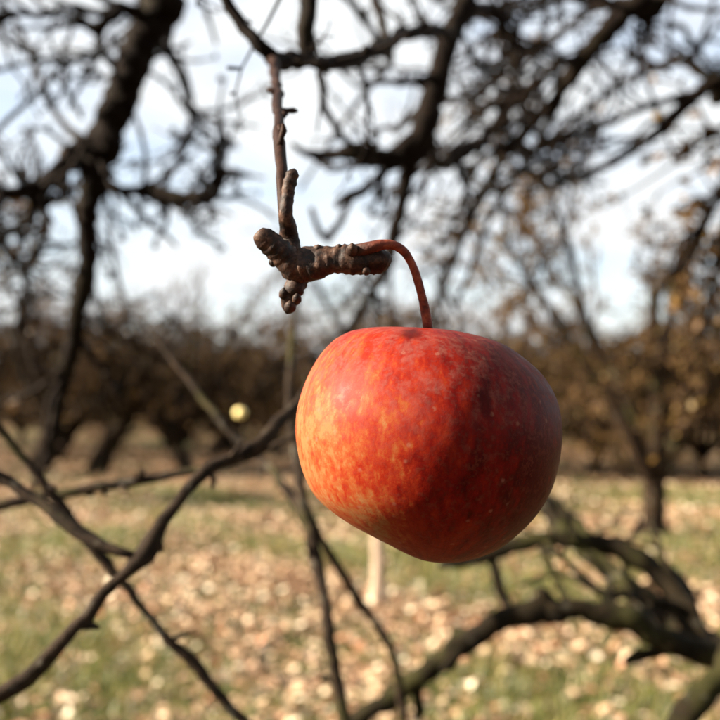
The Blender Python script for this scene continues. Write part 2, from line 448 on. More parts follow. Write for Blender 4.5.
plant('apple_tree', orchard_tree(113, 4.6, 0.55, 2.6, 0.12, (-0.03, 0.0), 8, 1.4, 10.0, 2.0, 0.008), at(653, 541), 2.2, 1.0,
      'leafy orchard tree with forked trunk on the right, nearest of the rows', GRP)
plant('apple_tree', protoD, at(212, 456), 1.0, 0.9, 'low bushy orchard tree with dark base, left of the red apple', GRP)
plant('apple_tree', protoB, at(470, 474), 2.0, 1.0, 'orchard tree directly behind the red apple', GRP)
plant('apple_tree', protoA, at(760, 480), 0.6, 1.0, 'orchard tree half cut off at the right edge, behind the forked one', GRP)
plant('apple_tree', protoC, at(-120, 505), 0.6, 1.0, 'orchard tree cut off at the left edge, only twigs showing', GRP)
yt = orchard_tree(114, 3.1, 1.5, 1.0, 0.046, (0.02, 0.0), 4, 0.6, 0.3, 0.2, 0.004)
yt['trunk'].materials[0] = M_PALE
plant('young_tree', yt, at(378, 603), 0.4, 1.0, 'slender pale young tree under the red apple, casting a shadow to the right')
fg = np.random.default_rng(21)
protos = [protoA, protoB, protoC, protoD]
for yy, sp, off in ((20.5, 4.4, 2.4), (25, 4.2, 1.2), (30, 4.2, 3.0), (36, 4.4, 0.5), (43, 4.6, 2.5), (52, 4.8, 1.0)):
    half = 0.42 * yy + 14
    xx = -half + off * 0.6
    while xx < half:
        plant('orchard_tree', protos[int(fg.integers(0, 4))], (xx + fg.normal(0, 0.4), yy + fg.normal(0, 0.5), 0), fg.random() * 6.28,
              fg.uniform(0.72, 1.15), 'blurred brown tree in the far orchard rows, merging into the tree line', 'trees of the far orchard rows')
        xx += sp * fg.uniform(0.9, 1.1)

thicket = orchard_tree(105, 2.9, 0.3, 2.5, 0.09, (0.05, 0.0), 11, 1.2, 3.0, 2.5)
for tx_, ty_ in ((545, 478), (598, 474), (648, 480), (705, 478), (745, 486), (505, 470), (118, 452), (165, 450), (225, 452), (275, 458), (20, 447)):
    pp = at(tx_, ty_)
    e = plant('shrub', thicket, pp, fg.random() * 6.28, fg.uniform(0.85, 1.15), 'low brown shrub with golden leaves under the orchard trees', 'shrubs under the orchard trees'); e['category'] = 'shrub'

# a far wood closing the view behind the rows: one brown twiggy mass
wg = np.random.default_rng(77); wood = MB(); wleaf = []
for i in range(620):
    bx = np.array((wg.uniform(-62, 62), wg.uniform(60, 72), -0.1)); hh = wg.uniform(2.0, 5.0) * (1 + 0.35 * math.sin(bx[0] * 0.7))
    p = grow_path(bx, (wg.normal(0, 0.2), wg.normal(0, 0.2), 1), hh, 7, 0.12, 0.1, wg)
    wood.tube(p, np.linspace(0.07, 0.02, len(p)), 4)
    for _ in range(9):
        s0 = p[int(wg.integers(1, 7))]; e = grow_path(s0, (wg.normal(), wg.normal(), wg.uniform(-0.2, 1)), wg.uniform(0.8, 2.2), 4, 0.3, 0.0, wg)
        wood.tube(e, np.linspace(0.03, 0.012, len(e)), 3)
    for _ in range(70): wleaf.append((p[int(wg.integers(0, 8))] * (1, 1, wg.uniform(0.1, 1)) + wg.normal(0, 0.8, 3) * (1, 1, 0.5) + (0, 0, 0.5), 0))
wl_ = MB(); add_leaves(wl_, wleaf, wg, 0.16, 0.34)
wobj = tag(wood.build('wood', M_OTWIG), 'dark brown far wood closing the view behind the orchard', 'wood', kind='stuff')
tag(wl_.build('foliage', M_CLING, wobj), kind='stuff')

# ------------------------------------------------------------------ the near tree: trunk behind the camera, boughs round it
near = link('near_apple_tree', None, None, (0.75, -1.0, 0.0))
tag(near, 'bare dark apple tree whose boughs hang across the view and carry the red apple', 'tree')
ORG = np.array((0.75, -1.0, 0.0))
def part(mbx, name, mat, parent=near):
    mbx.v = [a_ - ORG for a_ in mbx.v] if parent is near else mbx.v
    return mbx.build(name, mat, parent)
tk = catmull([(0.75, -1.0, -0.2, 0.20), (0.75, -1.0, 0.1, 0.16), (0.73, -1.02, 0.7, 0.13), (0.70, -1.0, 1.4, 0.125), (0.68, -0.95, 2.05, 0.115), (0.68, -0.93, 2.35, 0.05)], 0.06)
mb = MB(); mb.tube(tk[:, :3], tk[:, 3], 16, 0.09, 1); part(mb, 'trunk', M_ORCH)

# unseen crown behind and right of the camera, added to block sky light
bg_ = np.random.default_rng(91); back_leaf = []
for k_, (dx, dy) in enumerate(((1, 0.15), (0.95, -0.45), (0.5, -0.95), (-0.15, -1), (-0.7, -0.8), (0.9, -0.1), (0.2, -1))):
    o_ = bg_.uniform(1.6, 2.6); h_ = bg_.uniform(2.6, 3.9) - (1.0 if k_ > 4 else 0)
    lp = catmull([(0.69, -0.97, bg_.uniform(1.5, 2.0), 0.07), (0.69 + dx * o_ * 0.4, -0.97 + dy * o_ * 0.4, 1.9 + (h_ - 1.9) * 0.6, 0.045), (0.69 + dx * o_ * 0.75, -0.97 + dy * o_ * 0.75, h_, 0.03), (0.69 + dx * o_ * 1.2, -0.97 + dy * o_ * 1.2, h_ - bg_.uniform(0.3, 1.2), 0.008)], 0.08)
    mb = MB(); mb.tube(lp[:, :3], lp[:, 3], 8, 0.12, 200 + k_); lo = part(mb, 'bough', M_BARK)
    tb = MB()
    for _ in range(9):
        s_ = int(bg_.uniform(0.25, 0.97) * (len(lp) - 1)); t_ = unit(lp[min(s_ + 1, len(lp) - 1), :3] - lp[s_ - 1, :3])
        dd = side_dir(t_, bg_, 1.0); dd[1] = min(dd[1], 0.15) if dx < 0.8 else dd[1]
        bp = grow_path(lp[s_, :3], dd, bg_.uniform(0.4, 0.9), 6, 0.2, -0.05, bg_); tb.tube(bp, np.linspace(0.012, 0.005, len(bp)), 5)
        spray(tb, bp, np.linspace(0.012, 0.005, len(bp)), bg_, 7, 0.4, 0.0, 2, 0.005, 0.1, 0.25, 3, back_leaf, 1.6)
    tb.v = [a_ - ORG for a_ in tb.v]; tag(tb.build('twig_spray', M_TWIG, lo), kind='stuff')
mb = MB(); add_leaves(mb, back_leaf, bg_, 0.04, 0.075); tag(part(mb, 'foliage', M_CLING), kind='stuff')

def branch(px, ext=(), name='branch', mat=M_BARK, twigs=0, tl=0.3, lift=0.03, thick=0.0055, seed=0, knob=0.13, sides=9, tail=(), tmat=None, levels=2, start=0.1, wander=0.24, leafy=0.0, stubs=0):
    """px: rows (x, y, depth, width in photo pixels); ext / tail: rows (x, y, z, radius) in metres before / after"""
    rows = [tuple(e) for e in ext]
    for (x_, y_, d_, w_) in px:
        rows.append((*P(x_, y_, d_), w_ * d_ / F / 2))
    rows += [tuple(e) for e in tail]
    rmin = min(r_[3] for r_ in rows)
    c = catmull(rows, max(0.006, rmin * 2.2))
    g = np.random.default_rng(seed + 500)
    c[1:-1, :3] += g.normal(0, 1, (len(c) - 2, 3)) * c[1:-1, 3:4] * 0.10
    kk = g.normal(0, 1, (len(rows) * 3, 3)); tt_ = np.linspace(0, len(kk) - 1, len(c))
    kink = np.stack([np.interp(tt_, np.arange(len(kk)), kk[:, a_]) for a_ in range(3)], -1) * c[:, 3:4] * (0.10 if mat is M_MOSSY else 0.22); kink[0] = kink[-1] = 0
    c[:, :3] += kink
    mbx = MB(); mbx.tube(c[:, :3], c[:, 3], sides, knob, seed)
    for _ in range(stubs):                                     # short fruiting stubs and buds
        i_s = int(g.uniform(0.12, 0.95) * (len(c) - 1)); t_s = unit(c[min(i_s + 1, len(c) - 1), :3] - c[max(i_s - 1, 0), :3]); r_s = c[i_s, 3]
        d_s = side_dir(t_s, g, g.uniform(0.7, 1.3)); l_s = r_s * g.uniform(1.4, 4.0); p_s = c[i_s, :3]
        mbx.tube([p_s, p_s + d_s * (r_s + l_s * 0.3), p_s + d_s * (r_s + l_s * 0.7) + g.normal(0, 0.2, 3) * r_s, p_s + d_s * (r_s + l_s)], [r_s * 0.6, r_s * 0.48, r_s * 0.62, r_s * 0.30], 7, 0.12, seed)
    o = part(mbx, name, mat)
    if twigs:
        tb = MB(); lvs = []; spray(tb, c[:, :3], c[:, 3], g, twigs, tl, lift, levels, thick, start, wander, 4, lvs, leafy)
        tb.v = [a_ - ORG for a_ in tb.v]
        tag(tb.build('twig_spray', tmat or M_TWIG, o), kind='stuff')
        if lvs:
            lb = MB(); add_leaves(lb, lvs, g, 0.022, 0.042); lb.v = [a_ - ORG for a_ in lb.v]; tag(lb.build('foliage', M_CLING, o), kind='stuff')
    return c
FK = (0.68, -0.95, 2.05, 0.085)
# overhead limbs, from the trunk over the camera and down into view
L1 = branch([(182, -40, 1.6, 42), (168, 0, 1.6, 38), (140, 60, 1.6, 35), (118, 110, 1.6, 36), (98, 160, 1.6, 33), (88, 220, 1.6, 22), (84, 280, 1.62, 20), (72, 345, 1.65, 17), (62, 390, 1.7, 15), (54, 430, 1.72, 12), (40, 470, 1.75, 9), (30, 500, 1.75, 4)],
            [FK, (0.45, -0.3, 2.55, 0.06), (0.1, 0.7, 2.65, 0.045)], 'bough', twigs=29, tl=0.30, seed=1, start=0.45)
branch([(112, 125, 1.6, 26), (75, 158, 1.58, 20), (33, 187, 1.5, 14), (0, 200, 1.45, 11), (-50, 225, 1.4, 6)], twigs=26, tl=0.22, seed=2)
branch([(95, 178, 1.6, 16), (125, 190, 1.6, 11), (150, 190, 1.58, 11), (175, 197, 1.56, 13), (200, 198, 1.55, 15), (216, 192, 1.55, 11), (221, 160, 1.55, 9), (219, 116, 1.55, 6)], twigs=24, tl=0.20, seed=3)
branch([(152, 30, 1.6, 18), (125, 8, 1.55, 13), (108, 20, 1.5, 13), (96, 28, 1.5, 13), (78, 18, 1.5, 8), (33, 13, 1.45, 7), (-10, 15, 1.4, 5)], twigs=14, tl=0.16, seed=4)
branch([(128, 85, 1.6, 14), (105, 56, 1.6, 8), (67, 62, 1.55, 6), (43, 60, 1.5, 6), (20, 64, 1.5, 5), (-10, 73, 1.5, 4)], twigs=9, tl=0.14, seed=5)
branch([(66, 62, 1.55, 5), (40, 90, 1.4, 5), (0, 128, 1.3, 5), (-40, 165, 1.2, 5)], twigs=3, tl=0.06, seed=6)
branch([(40, 90, 1.4, 4), (48, 97, 1.4, 9), (50, 106, 1.4, 8)], name='spur', seed=7)
branch([(48, 72, 1.5, 4), (68, 92, 1.5, 4), (82, 118, 1.55, 4)], seed=8)
# middle limbs
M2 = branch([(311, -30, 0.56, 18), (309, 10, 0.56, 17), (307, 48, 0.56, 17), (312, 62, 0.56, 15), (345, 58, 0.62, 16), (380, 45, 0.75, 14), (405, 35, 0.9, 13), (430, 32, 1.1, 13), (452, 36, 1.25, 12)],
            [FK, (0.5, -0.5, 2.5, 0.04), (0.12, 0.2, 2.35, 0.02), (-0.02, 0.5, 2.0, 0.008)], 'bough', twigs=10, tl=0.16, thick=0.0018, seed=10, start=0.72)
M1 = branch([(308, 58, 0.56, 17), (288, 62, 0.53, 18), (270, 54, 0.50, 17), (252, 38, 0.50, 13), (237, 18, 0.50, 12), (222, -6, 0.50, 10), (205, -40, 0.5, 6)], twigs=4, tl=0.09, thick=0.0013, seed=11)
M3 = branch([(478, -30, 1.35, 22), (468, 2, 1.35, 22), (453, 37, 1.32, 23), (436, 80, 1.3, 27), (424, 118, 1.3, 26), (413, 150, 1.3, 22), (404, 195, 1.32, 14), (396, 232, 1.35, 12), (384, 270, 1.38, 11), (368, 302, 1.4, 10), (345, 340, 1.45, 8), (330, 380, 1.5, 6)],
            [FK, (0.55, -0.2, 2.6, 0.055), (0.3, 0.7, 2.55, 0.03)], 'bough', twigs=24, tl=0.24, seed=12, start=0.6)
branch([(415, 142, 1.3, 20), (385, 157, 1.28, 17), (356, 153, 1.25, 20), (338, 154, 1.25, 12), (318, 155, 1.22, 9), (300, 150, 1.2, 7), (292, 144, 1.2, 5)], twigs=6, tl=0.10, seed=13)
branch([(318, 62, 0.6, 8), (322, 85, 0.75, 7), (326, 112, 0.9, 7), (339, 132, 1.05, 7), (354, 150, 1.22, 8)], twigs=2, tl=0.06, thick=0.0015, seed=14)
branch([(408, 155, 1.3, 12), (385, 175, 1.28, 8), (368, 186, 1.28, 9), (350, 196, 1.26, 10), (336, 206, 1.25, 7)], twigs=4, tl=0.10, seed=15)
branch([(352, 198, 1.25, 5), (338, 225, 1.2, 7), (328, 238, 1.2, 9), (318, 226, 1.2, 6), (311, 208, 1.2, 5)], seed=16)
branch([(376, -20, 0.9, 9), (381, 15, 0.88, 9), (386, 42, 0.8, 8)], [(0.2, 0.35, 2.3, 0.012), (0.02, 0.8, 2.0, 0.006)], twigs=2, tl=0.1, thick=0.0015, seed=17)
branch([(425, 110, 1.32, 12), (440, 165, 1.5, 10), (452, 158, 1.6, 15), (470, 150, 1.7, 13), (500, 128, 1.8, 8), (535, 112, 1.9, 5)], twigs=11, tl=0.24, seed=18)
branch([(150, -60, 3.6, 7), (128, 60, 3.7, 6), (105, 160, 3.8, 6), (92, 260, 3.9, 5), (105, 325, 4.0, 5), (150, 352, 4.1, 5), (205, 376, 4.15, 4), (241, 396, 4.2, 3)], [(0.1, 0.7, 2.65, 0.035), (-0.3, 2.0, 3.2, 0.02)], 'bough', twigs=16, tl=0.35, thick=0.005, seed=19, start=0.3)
# deeper parts of the same crown
DX = dict(thick=0.0095, sides=7)
branch([(20, 193, 1.48, 9), (45, 215, 2.0, 7), (30, 260, 2.6, 6), (15, 330, 2.8, 4)], twigs=15, tl=0.42, seed=70, **DX)
branch([(150, 40, 1.6, 10), (185, 75, 2.2, 7), (190, 130, 2.8, 6), (160, 165, 3.0, 4)], twigs=9, tl=0.3, seed=71, **DX)
branch([(468, 2, 1.35, 12), (500, 20, 2.0, 9), (512, 80, 2.6, 8), (475, 165, 3.0, 6), (445, 250, 3.1, 4)], twigs=14, tl=0.45, seed=72, **DX)
branch([(640, 2, 1.7, 12), (590, 10, 2.2, 9), (540, 50, 2.7, 8), (495, 75, 3.0, 6), (450, 120, 3.1, 4)], twigs=12, tl=0.42, seed=73, **DX)
branch([(560, 96, 1.73, 10), (535, 150, 2.2, 8), (490, 220, 2.8, 6), (455, 310, 3.0, 4)], twigs=12, tl=0.40, seed=74, **DX)
branch([(720, 82, 1.9, 10), (670, 62, 2.4, 8), (610, 92, 2.8, 7), (545, 142, 3.0, 5), (495, 195, 3.2, 3)], twigs=11, tl=0.38, seed=75, **DX)
branch([(390, 40, 0.9, 10), (385, 70, 1.6, 6), (352, 110, 2.4, 5), (300, 190, 2.6, 3)], twigs=6, tl=0.28, seed=76, **DX)
branch([(100, 150, 1.6, 14), (60, 120, 2.0, 7), (25, 40, 2.5, 6), (-10, -20, 2.6, 4)], twigs=5, tl=0.3, seed=77, **DX)
# right limbs
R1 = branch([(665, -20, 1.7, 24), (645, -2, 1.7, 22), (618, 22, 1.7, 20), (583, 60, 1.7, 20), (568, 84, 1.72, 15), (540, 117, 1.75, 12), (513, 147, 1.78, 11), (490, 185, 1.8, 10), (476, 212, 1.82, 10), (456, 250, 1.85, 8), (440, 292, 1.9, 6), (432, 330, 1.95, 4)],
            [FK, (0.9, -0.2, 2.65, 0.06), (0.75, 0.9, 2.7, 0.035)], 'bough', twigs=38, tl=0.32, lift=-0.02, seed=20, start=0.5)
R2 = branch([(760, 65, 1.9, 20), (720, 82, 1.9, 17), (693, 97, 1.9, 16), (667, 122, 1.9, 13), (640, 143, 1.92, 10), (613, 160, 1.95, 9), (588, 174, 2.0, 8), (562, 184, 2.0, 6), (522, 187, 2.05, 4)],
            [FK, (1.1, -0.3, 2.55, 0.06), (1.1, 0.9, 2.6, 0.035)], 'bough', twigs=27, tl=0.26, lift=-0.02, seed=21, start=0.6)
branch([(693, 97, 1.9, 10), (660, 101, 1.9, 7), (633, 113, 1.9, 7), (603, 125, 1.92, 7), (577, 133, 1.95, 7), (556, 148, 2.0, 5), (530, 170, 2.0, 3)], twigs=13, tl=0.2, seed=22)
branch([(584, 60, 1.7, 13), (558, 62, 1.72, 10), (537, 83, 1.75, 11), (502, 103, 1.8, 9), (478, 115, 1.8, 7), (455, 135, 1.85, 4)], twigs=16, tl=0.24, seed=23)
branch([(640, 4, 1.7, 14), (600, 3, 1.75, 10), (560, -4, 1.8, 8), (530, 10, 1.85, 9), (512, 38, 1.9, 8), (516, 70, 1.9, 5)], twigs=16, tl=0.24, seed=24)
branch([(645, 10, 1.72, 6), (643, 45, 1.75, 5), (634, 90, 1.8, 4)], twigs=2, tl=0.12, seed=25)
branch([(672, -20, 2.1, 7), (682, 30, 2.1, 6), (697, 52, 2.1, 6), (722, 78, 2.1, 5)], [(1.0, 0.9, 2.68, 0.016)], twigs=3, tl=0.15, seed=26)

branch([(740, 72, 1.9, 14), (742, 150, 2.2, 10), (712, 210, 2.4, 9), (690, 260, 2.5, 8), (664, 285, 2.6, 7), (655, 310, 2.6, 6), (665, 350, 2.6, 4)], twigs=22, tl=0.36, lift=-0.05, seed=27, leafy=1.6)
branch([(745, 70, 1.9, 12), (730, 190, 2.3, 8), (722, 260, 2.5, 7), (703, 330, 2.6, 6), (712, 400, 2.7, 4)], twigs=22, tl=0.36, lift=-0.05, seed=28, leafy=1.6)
branch([(-30, 215, 1.45, 9), (5, 240, 2.2, 7), (25, 290, 2.6, 6), (15, 350, 2.8, 5), (35, 400, 2.8, 4)], twigs=16, tl=0.34, lift=-0.04, seed=29, leafy=1.2)
# low bough out of the frame on the left, carrying the crossing twigs
BL = catmull([(0.72, -1.0, 0.85, 0.06), (0.25, -0.62, 0.88, 0.045), (-0.25, -0.15, 1.02, 0.032), (-0.40, 0.2, 1.18, 0.024), (-0.43, 0.48, 1.32, 0.018), (-0.42, 0.75, 1.50, 0.012), (-0.44, 1.0, 1.72, 0.005)], 0.03)
mb = MB(); mb.tube(BL[:, :3], BL[:, 3], 10, 0.12, 30); part(mb, 'bough', M_LOW)
B1 = branch([(-60, 720, 0.44, 16), (-10, 698, 0.445, 15), (25, 677, 0.45, 17), (65, 640, 0.455, 14), (95, 605, 0.46, 13), (122, 570, 0.465, 14), (134, 553, 0.47, 23), (155, 530, 0.475, 15), (185, 495, 0.48, 12), (210, 471, 0.49, 12), (240, 455, 0.50, 11), (262, 441, 0.51, 14), (280, 422, 0.52, 12), (300, 398, 0.54, 9), (330, 360, 0.57, 7), (350, 345, 0.58, 3)],
            [(-0.41, 0.22, 1.19, 0.008), (-0.30, 0.40, 1.27, 0.006)], mat=M_LOW, seed=31, knob=0.13, sides=12, stubs=11)
branch([(-60, 455, 0.5, 10), (-10, 473, 0.49, 12), (30, 495, 0.485, 12), (60, 520, 0.48, 13), (90, 538, 0.475, 12), (118, 551, 0.47, 10), (134, 556, 0.468, 9)], [(-0.42, 0.60, 1.40, 0.006), (-0.34, 0.53, 1.43, 0.004)], mat=M_LOW, seed=32, knob=0.13, sides=12, stubs=6)
branch([(-60, 512, 0.60, 10), (0, 505, 0.60, 10), (50, 496, 0.60, 10), (100, 487, 0.60, 10), (170, 475, 0.6, 9), (240, 460, 0.6, 8), (285, 440, 0.6, 6), (330, 415, 0.6, 3)], [(-0.42, 0.65, 1.44, 0.006), (-0.33, 0.61, 1.40, 0.004)], mat=M_LOW, seed=33, knob=0.13, sides=10, stubs=7)
branch([(-40, 385, 0.56, 9), (0, 428, 0.56, 9), (20, 455, 0.56, 9), (45, 485, 0.56, 10), (65, 511, 0.56, 11), (90, 545, 0.56, 13), (113, 572, 0.56, 11), (130, 592, 0.56, 9), (160, 630, 0.56, 9), (190, 660, 0.56, 11), (215, 690, 0.56, 10), (250, 728, 0.56, 8), (290, 775, 0.56, 4)], [(-0.43, 0.85, 1.58, 0.005), (-0.32, 0.64, 1.54, 0.003)], mat=M_LOW, seed=34, knob=0.14, sides=10, stubs=10)
branch([(155, 530, 0.475, 6), (160, 545, 0.472, 7), (161, 552, 0.472, 4)], name='spur', mat=M_LOW, seed=35)
branch([(210, 471, 0.49, 5), (214, 482, 0.488, 6), (212, 488, 0.488, 3)], name='spur', mat=M_LOW, seed=36)
# upright shoots in the middle, rising from below
branch([(352, 780, 0.68, 14), (345, 725, 0.69, 13), (338, 680, 0.70, 13), (332, 640, 0.70, 12), (325, 600, 0.71, 12), (315, 560, 0.72, 12), (306, 520, 0.73, 13), (299, 480, 0.75, 11), (293, 440, 0.78, 10), (290, 400, 0.8, 9), (292, 350, 0.83, 7), (297, 310, 0.85, 5), (305, 280, 0.86, 2)],
       [(0.25, -0.62, 0.88, 0.012), (0.12, 0.1, 0.92, 0.008), (0.0, 0.55, 1.08, 0.006)], 'shoot', M_LOW, seed=40, knob=0.14, sides=10, stubs=9)
branch([(308, 525, 0.73, 10), (290, 490, 0.75, 10), (264, 462, 0.78, 9), (235, 435, 0.8, 8), (200, 395, 0.82, 7), (160, 345, 0.85, 5), (140, 320, 0.86, 2)], mat=M_LOW, seed=41, twigs=2, tl=0.1)
branch([(430, 820, 0.85, 9), (408, 735, 0.85, 8), (398, 680, 0.85, 9), (385, 640, 0.85, 9), (365, 610, 0.85, 9), (345, 580, 0.84, 9), (325, 545, 0.82, 8), (312, 520, 0.8, 6), (300, 490, 0.8, 3)],
       [(0.25, -0.62, 0.88, 0.009), (0.15, 0.1, 0.9, 0.006), (0.08, 0.65, 0.98, 0.005)], 'shoot', M_LOW, seed=42, sides=10, stubs=7)
# low bough on the right with arching mossy branches
BR = catmull([(0.74, -1.0, 0.95, 0.075), (0.85, -0.5, 1.0, 0.06), (0.80, 0.3, 1.12, 0.045), (0.62, 0.75, 1.20, 0.034), (0.44, 0.92, 1.225, 0.026), (0.36, 0.95, 1.235, 0.020)], 0.04)
mb = MB(); mb.tube(BR[:, :3], BR[:, 3], 12, 0.11, 50); part(mb, 'bough', M_MOSSY)
branch([(745, 668, 0.94, 30), (705, 652, 0.93, 25), (665, 641, 0.92, 26), (630, 621, 0.92, 25), (592, 610, 0.92, 24), (552, 609, 0.92, 24), (510, 619, 0.92, 23), (470, 640, 0.92, 21), (430, 668, 0.92, 21), (400, 692, 0.92, 20), (370, 713, 0.92, 18), (320, 750, 0.92, 14), (250, 790, 0.95, 6)], mat=M_MOSSY, seed=51, sides=12, stubs=6)
branch([(745, 668, 0.95, 31), (712, 655, 0.97, 26), (697, 630, 1.0, 23), (685, 608, 1.02, 23), (665, 581, 1.04, 22), (640, 558, 1.05, 21), (610, 546, 1.06, 20), (572, 539, 1.06, 18), (535, 541, 1.06, 16), (500, 550, 1.06, 16), (470, 560, 1.06, 13), (440, 566, 1.06, 8)], mat=M_MOSSY, seed=52, sides=12)
branch([(735, 662, 0.96, 30), (705, 645, 1.0, 28), (680, 626, 1.05, 30), (652, 602, 1.1, 25), (622, 581, 1.15, 19), (590, 556, 1.2, 18), (562, 527, 1.25, 18), (540, 500, 1.3, 16), (520, 470, 1.35, 12), (500, 430, 1.4, 6)], mat=M_MOSSY, seed=53, sides=12)
branch([(620, 582, 1.15, 10), (596, 545, 1.2, 9), (575, 520, 1.25, 10), (552, 503, 1.3, 9), (530, 480, 1.35, 6)], mat=M_MOSSY, seed=54)
branch([(540, 542, 1.06, 7), (556, 580, 1.03, 8), (572, 612, 0.95, 8)], mat=M_MOSSY, seed=55)
branch([(492, 553, 1.06, 8), (498, 580, 1.05, 11), (508, 606, 1.04, 10), (512, 618, 0.98, 7)], mat=M_MOSSY, seed=56)
for k_, row in enumerate(([(690, 615, 1.02, 8), (660, 600, 1.0, 7), (600, 590, 1.0, 6), (560, 575, 1.02, 5), (520, 585, 1.0, 3)], [(600, 612, 0.92, 8), (610, 580, 1.0, 7), (585, 550, 1.05, 6), (560, 500, 1.1, 4)],
                          [(665, 640, 0.92, 8), (640, 600, 1.0, 7), (625, 560, 1.06, 6), (640, 520, 1.1, 4)], [(650, 630, 0.92, 9), (610, 600, 0.98, 8), (575, 570, 1.02, 7), (548, 545, 1.05, 6), (515, 525, 1.1, 3)],
                          [(700, 640, 1.0, 8), (690, 590, 1.05, 7), (665, 560, 1.1, 6), (650, 520, 1.15, 3)])):
    branch(row, mat=M_MOSSY, seed=80 + k_, twigs=2, tl=0.08, thick=0.003)
branch([(790, 640, 0.74, 34), (725, 678, 0.73, 28), (698, 700, 0.72, 27), (672, 730, 0.71, 25), (630, 790, 0.70, 16)], [(0.80, 0.3, 1.12, 0.025), (0.55, 0.62, 1.27, 0.018)], mat=M_MOSSY, seed=57, sides=12)

# ------------------------------------------------------------------ the fruit spur the apple hangs from
from mathutils import noise as mn
def gnarl(px, sides=26, amp=0.10, ring=0.06, ringlen=0.0022, step=0.0005, seed=0.0, flat_end=False):
    rows = [(*P(x_, y_, d_), w_ * d_ / F / 2) for x_, y_, d_, w_ in px]
    c = catmull(rows, step)
    if flat_end: c = np.vstack((c, c[-1] * (1, 1, 1, 0.72), c[-1] * (1, 1, 1, 0.3)))
    p = c[:, :3]; n_ = len(p)
    s = np.concatenate(([0], np.cumsum(np.linalg.norm(np.diff(p, axis=0), axis=1))))
    mbx = MB(); mbx.tube(p, c[:, 3], sides, 0.0, 0, True)
    v = mbx.v[0]; ctr = np.vstack((p[0], p, p[-1])); sr = np.concatenate(([0], s, [s[-1]]))
    v3 = v.reshape(-1, sides, 3)
    for i in range(v3.shape[0]):
        for j in range(sides):
            d = v3[i, j] - ctr[i]
            q_ = Vector(v3[i, j] * 260) + Vector((seed, seed * 1.7, 0))
            k_ = 1.25 * mn.noise(q_ * 0.7) + 0.5 * mn.noise(q_ * 2.3) + 0.12 * mn.noise(q_ * 6)
            w_ = math.sin(sr[i] / ringlen * 6.283 + 2.5 * mn.noise(q_ * 0.6) + seed)
            v3[i, j] = ctr[i] + d * (1 + amp * k_ + ring * max(w_, -0.2) * (0.5 + mn.noise(q_ * 0.5)))
    mbx.v[0] = v3.reshape(-1, 3)
    return mbx
def blob(x_, y_, d_, w_, h_, deep, seed, amp=0.12):
    """small bud: a pointed, wrinkled ovoid"""
    rows = [(x_ - w_ * 0.0, y_ + h_ * 0.5, d_, w_ * 0.25), (x_, y_ + h_ * 0.25, d_, w_ * 0.85), (x_, y_, d_ - deep * 0.5, w_), (x_, y_ - h_ * 0.3, d_ - deep, w_ * 0.7), (x_, y_ - h_ * 0.5, d_ - deep, w_ * 0.15)]
    return gnarl(rows, 16, amp, 0.0, seed=seed)
spur = part(gnarl([(284, 272, 0.2780, 14), (292, 270, 0.2770, 27), (302, 266, 0.2760, 34), (315, 263, 0.2750, 33), (330, 261, 0.2745, 29), (345, 260, 0.2740, 28), (358, 260, 0.2740, 30), (370, 260, 0.2740, 27), (380, 261.5, 0.2745, 25), (386, 263, 0.2750, 21), (389.5, 264.5, 0.2752, 13)], 40, 0.16, 0.09, seed=1.0, flat_end=True), 'fruit_spur', M_SPUR)
SP = []
def sub(mbx, name, mat=M_SPUR):
    mbx.v = [a_ - ORG for a_ in mbx.v]
    return mbx.build(name, mat, spur)
sub(gnarl([(306, 276, 0.2760, 22), (292, 264, 0.2750, 25), (280, 252, 0.2740, 25), (270, 243, 0.2730, 23), (262, 236, 0.2720, 20), (259, 233, 0.2720, 15)], 30, 0.15, 0.10, seed=3.0, flat_end=True), 'stub')
sub(gnarl([(292, 268, 0.2800, 20), (290, 250, 0.2800, 21), (289, 235, 0.2800, 19), (286, 216, 0.2750, 15), (287, 198, 0.2750, 14), (290, 184, 0.2750, 13), (293, 174, 0.2750, 12), (294, 170, 0.2750, 7)], 26, 0.15, 0.12, seed=5.0), 'stub')
sub(gnarl([(300, 276, 0.2800, 21), (295, 286, 0.2770, 20), (291, 295, 0.2780, 19), (289, 303, 0.2790, 16), (288, 310, 0.2790, 12), (287, 313, 0.2790, 5)], 26, 0.10, 0.16, 0.0026, seed=7.0), 'stub')
for b_ in ((284, 294, 0.2775, 11, 13, 0.002, 11), (290, 307, 0.2765, 12, 13, 0.002, 12), (297, 299, 0.2765, 10, 12, 0.002, 13), (352, 250, 0.2705, 13, 14, 0.0025, 14), (273, 262, 0.2755, 9, 10, 0.001, 15),
           (339, 247, 0.2735, 7, 6, 0.001, 16), (366, 271, 0.2715, 9, 9, 0.001, 17), (318, 248, 0.2740, 10, 7, 0.001, 18), (283, 226, 0.2785, 7, 12, 0.001, 20)):
    sub(blob(*b_), 'bud')
branch([(289, 245, 0.283, 13), (285, 210, 0.285, 12), (282, 180, 0.29, 11), (279, 140, 0.31, 11), (278, 105, 0.36, 10), (276, 84, 0.42, 10), (274, 66, 0.48, 10), (271, 55, 0.505, 6)], name='shoot', mat=M_SHOOT, seed=60, knob=0.12, sides=14, stubs=6)

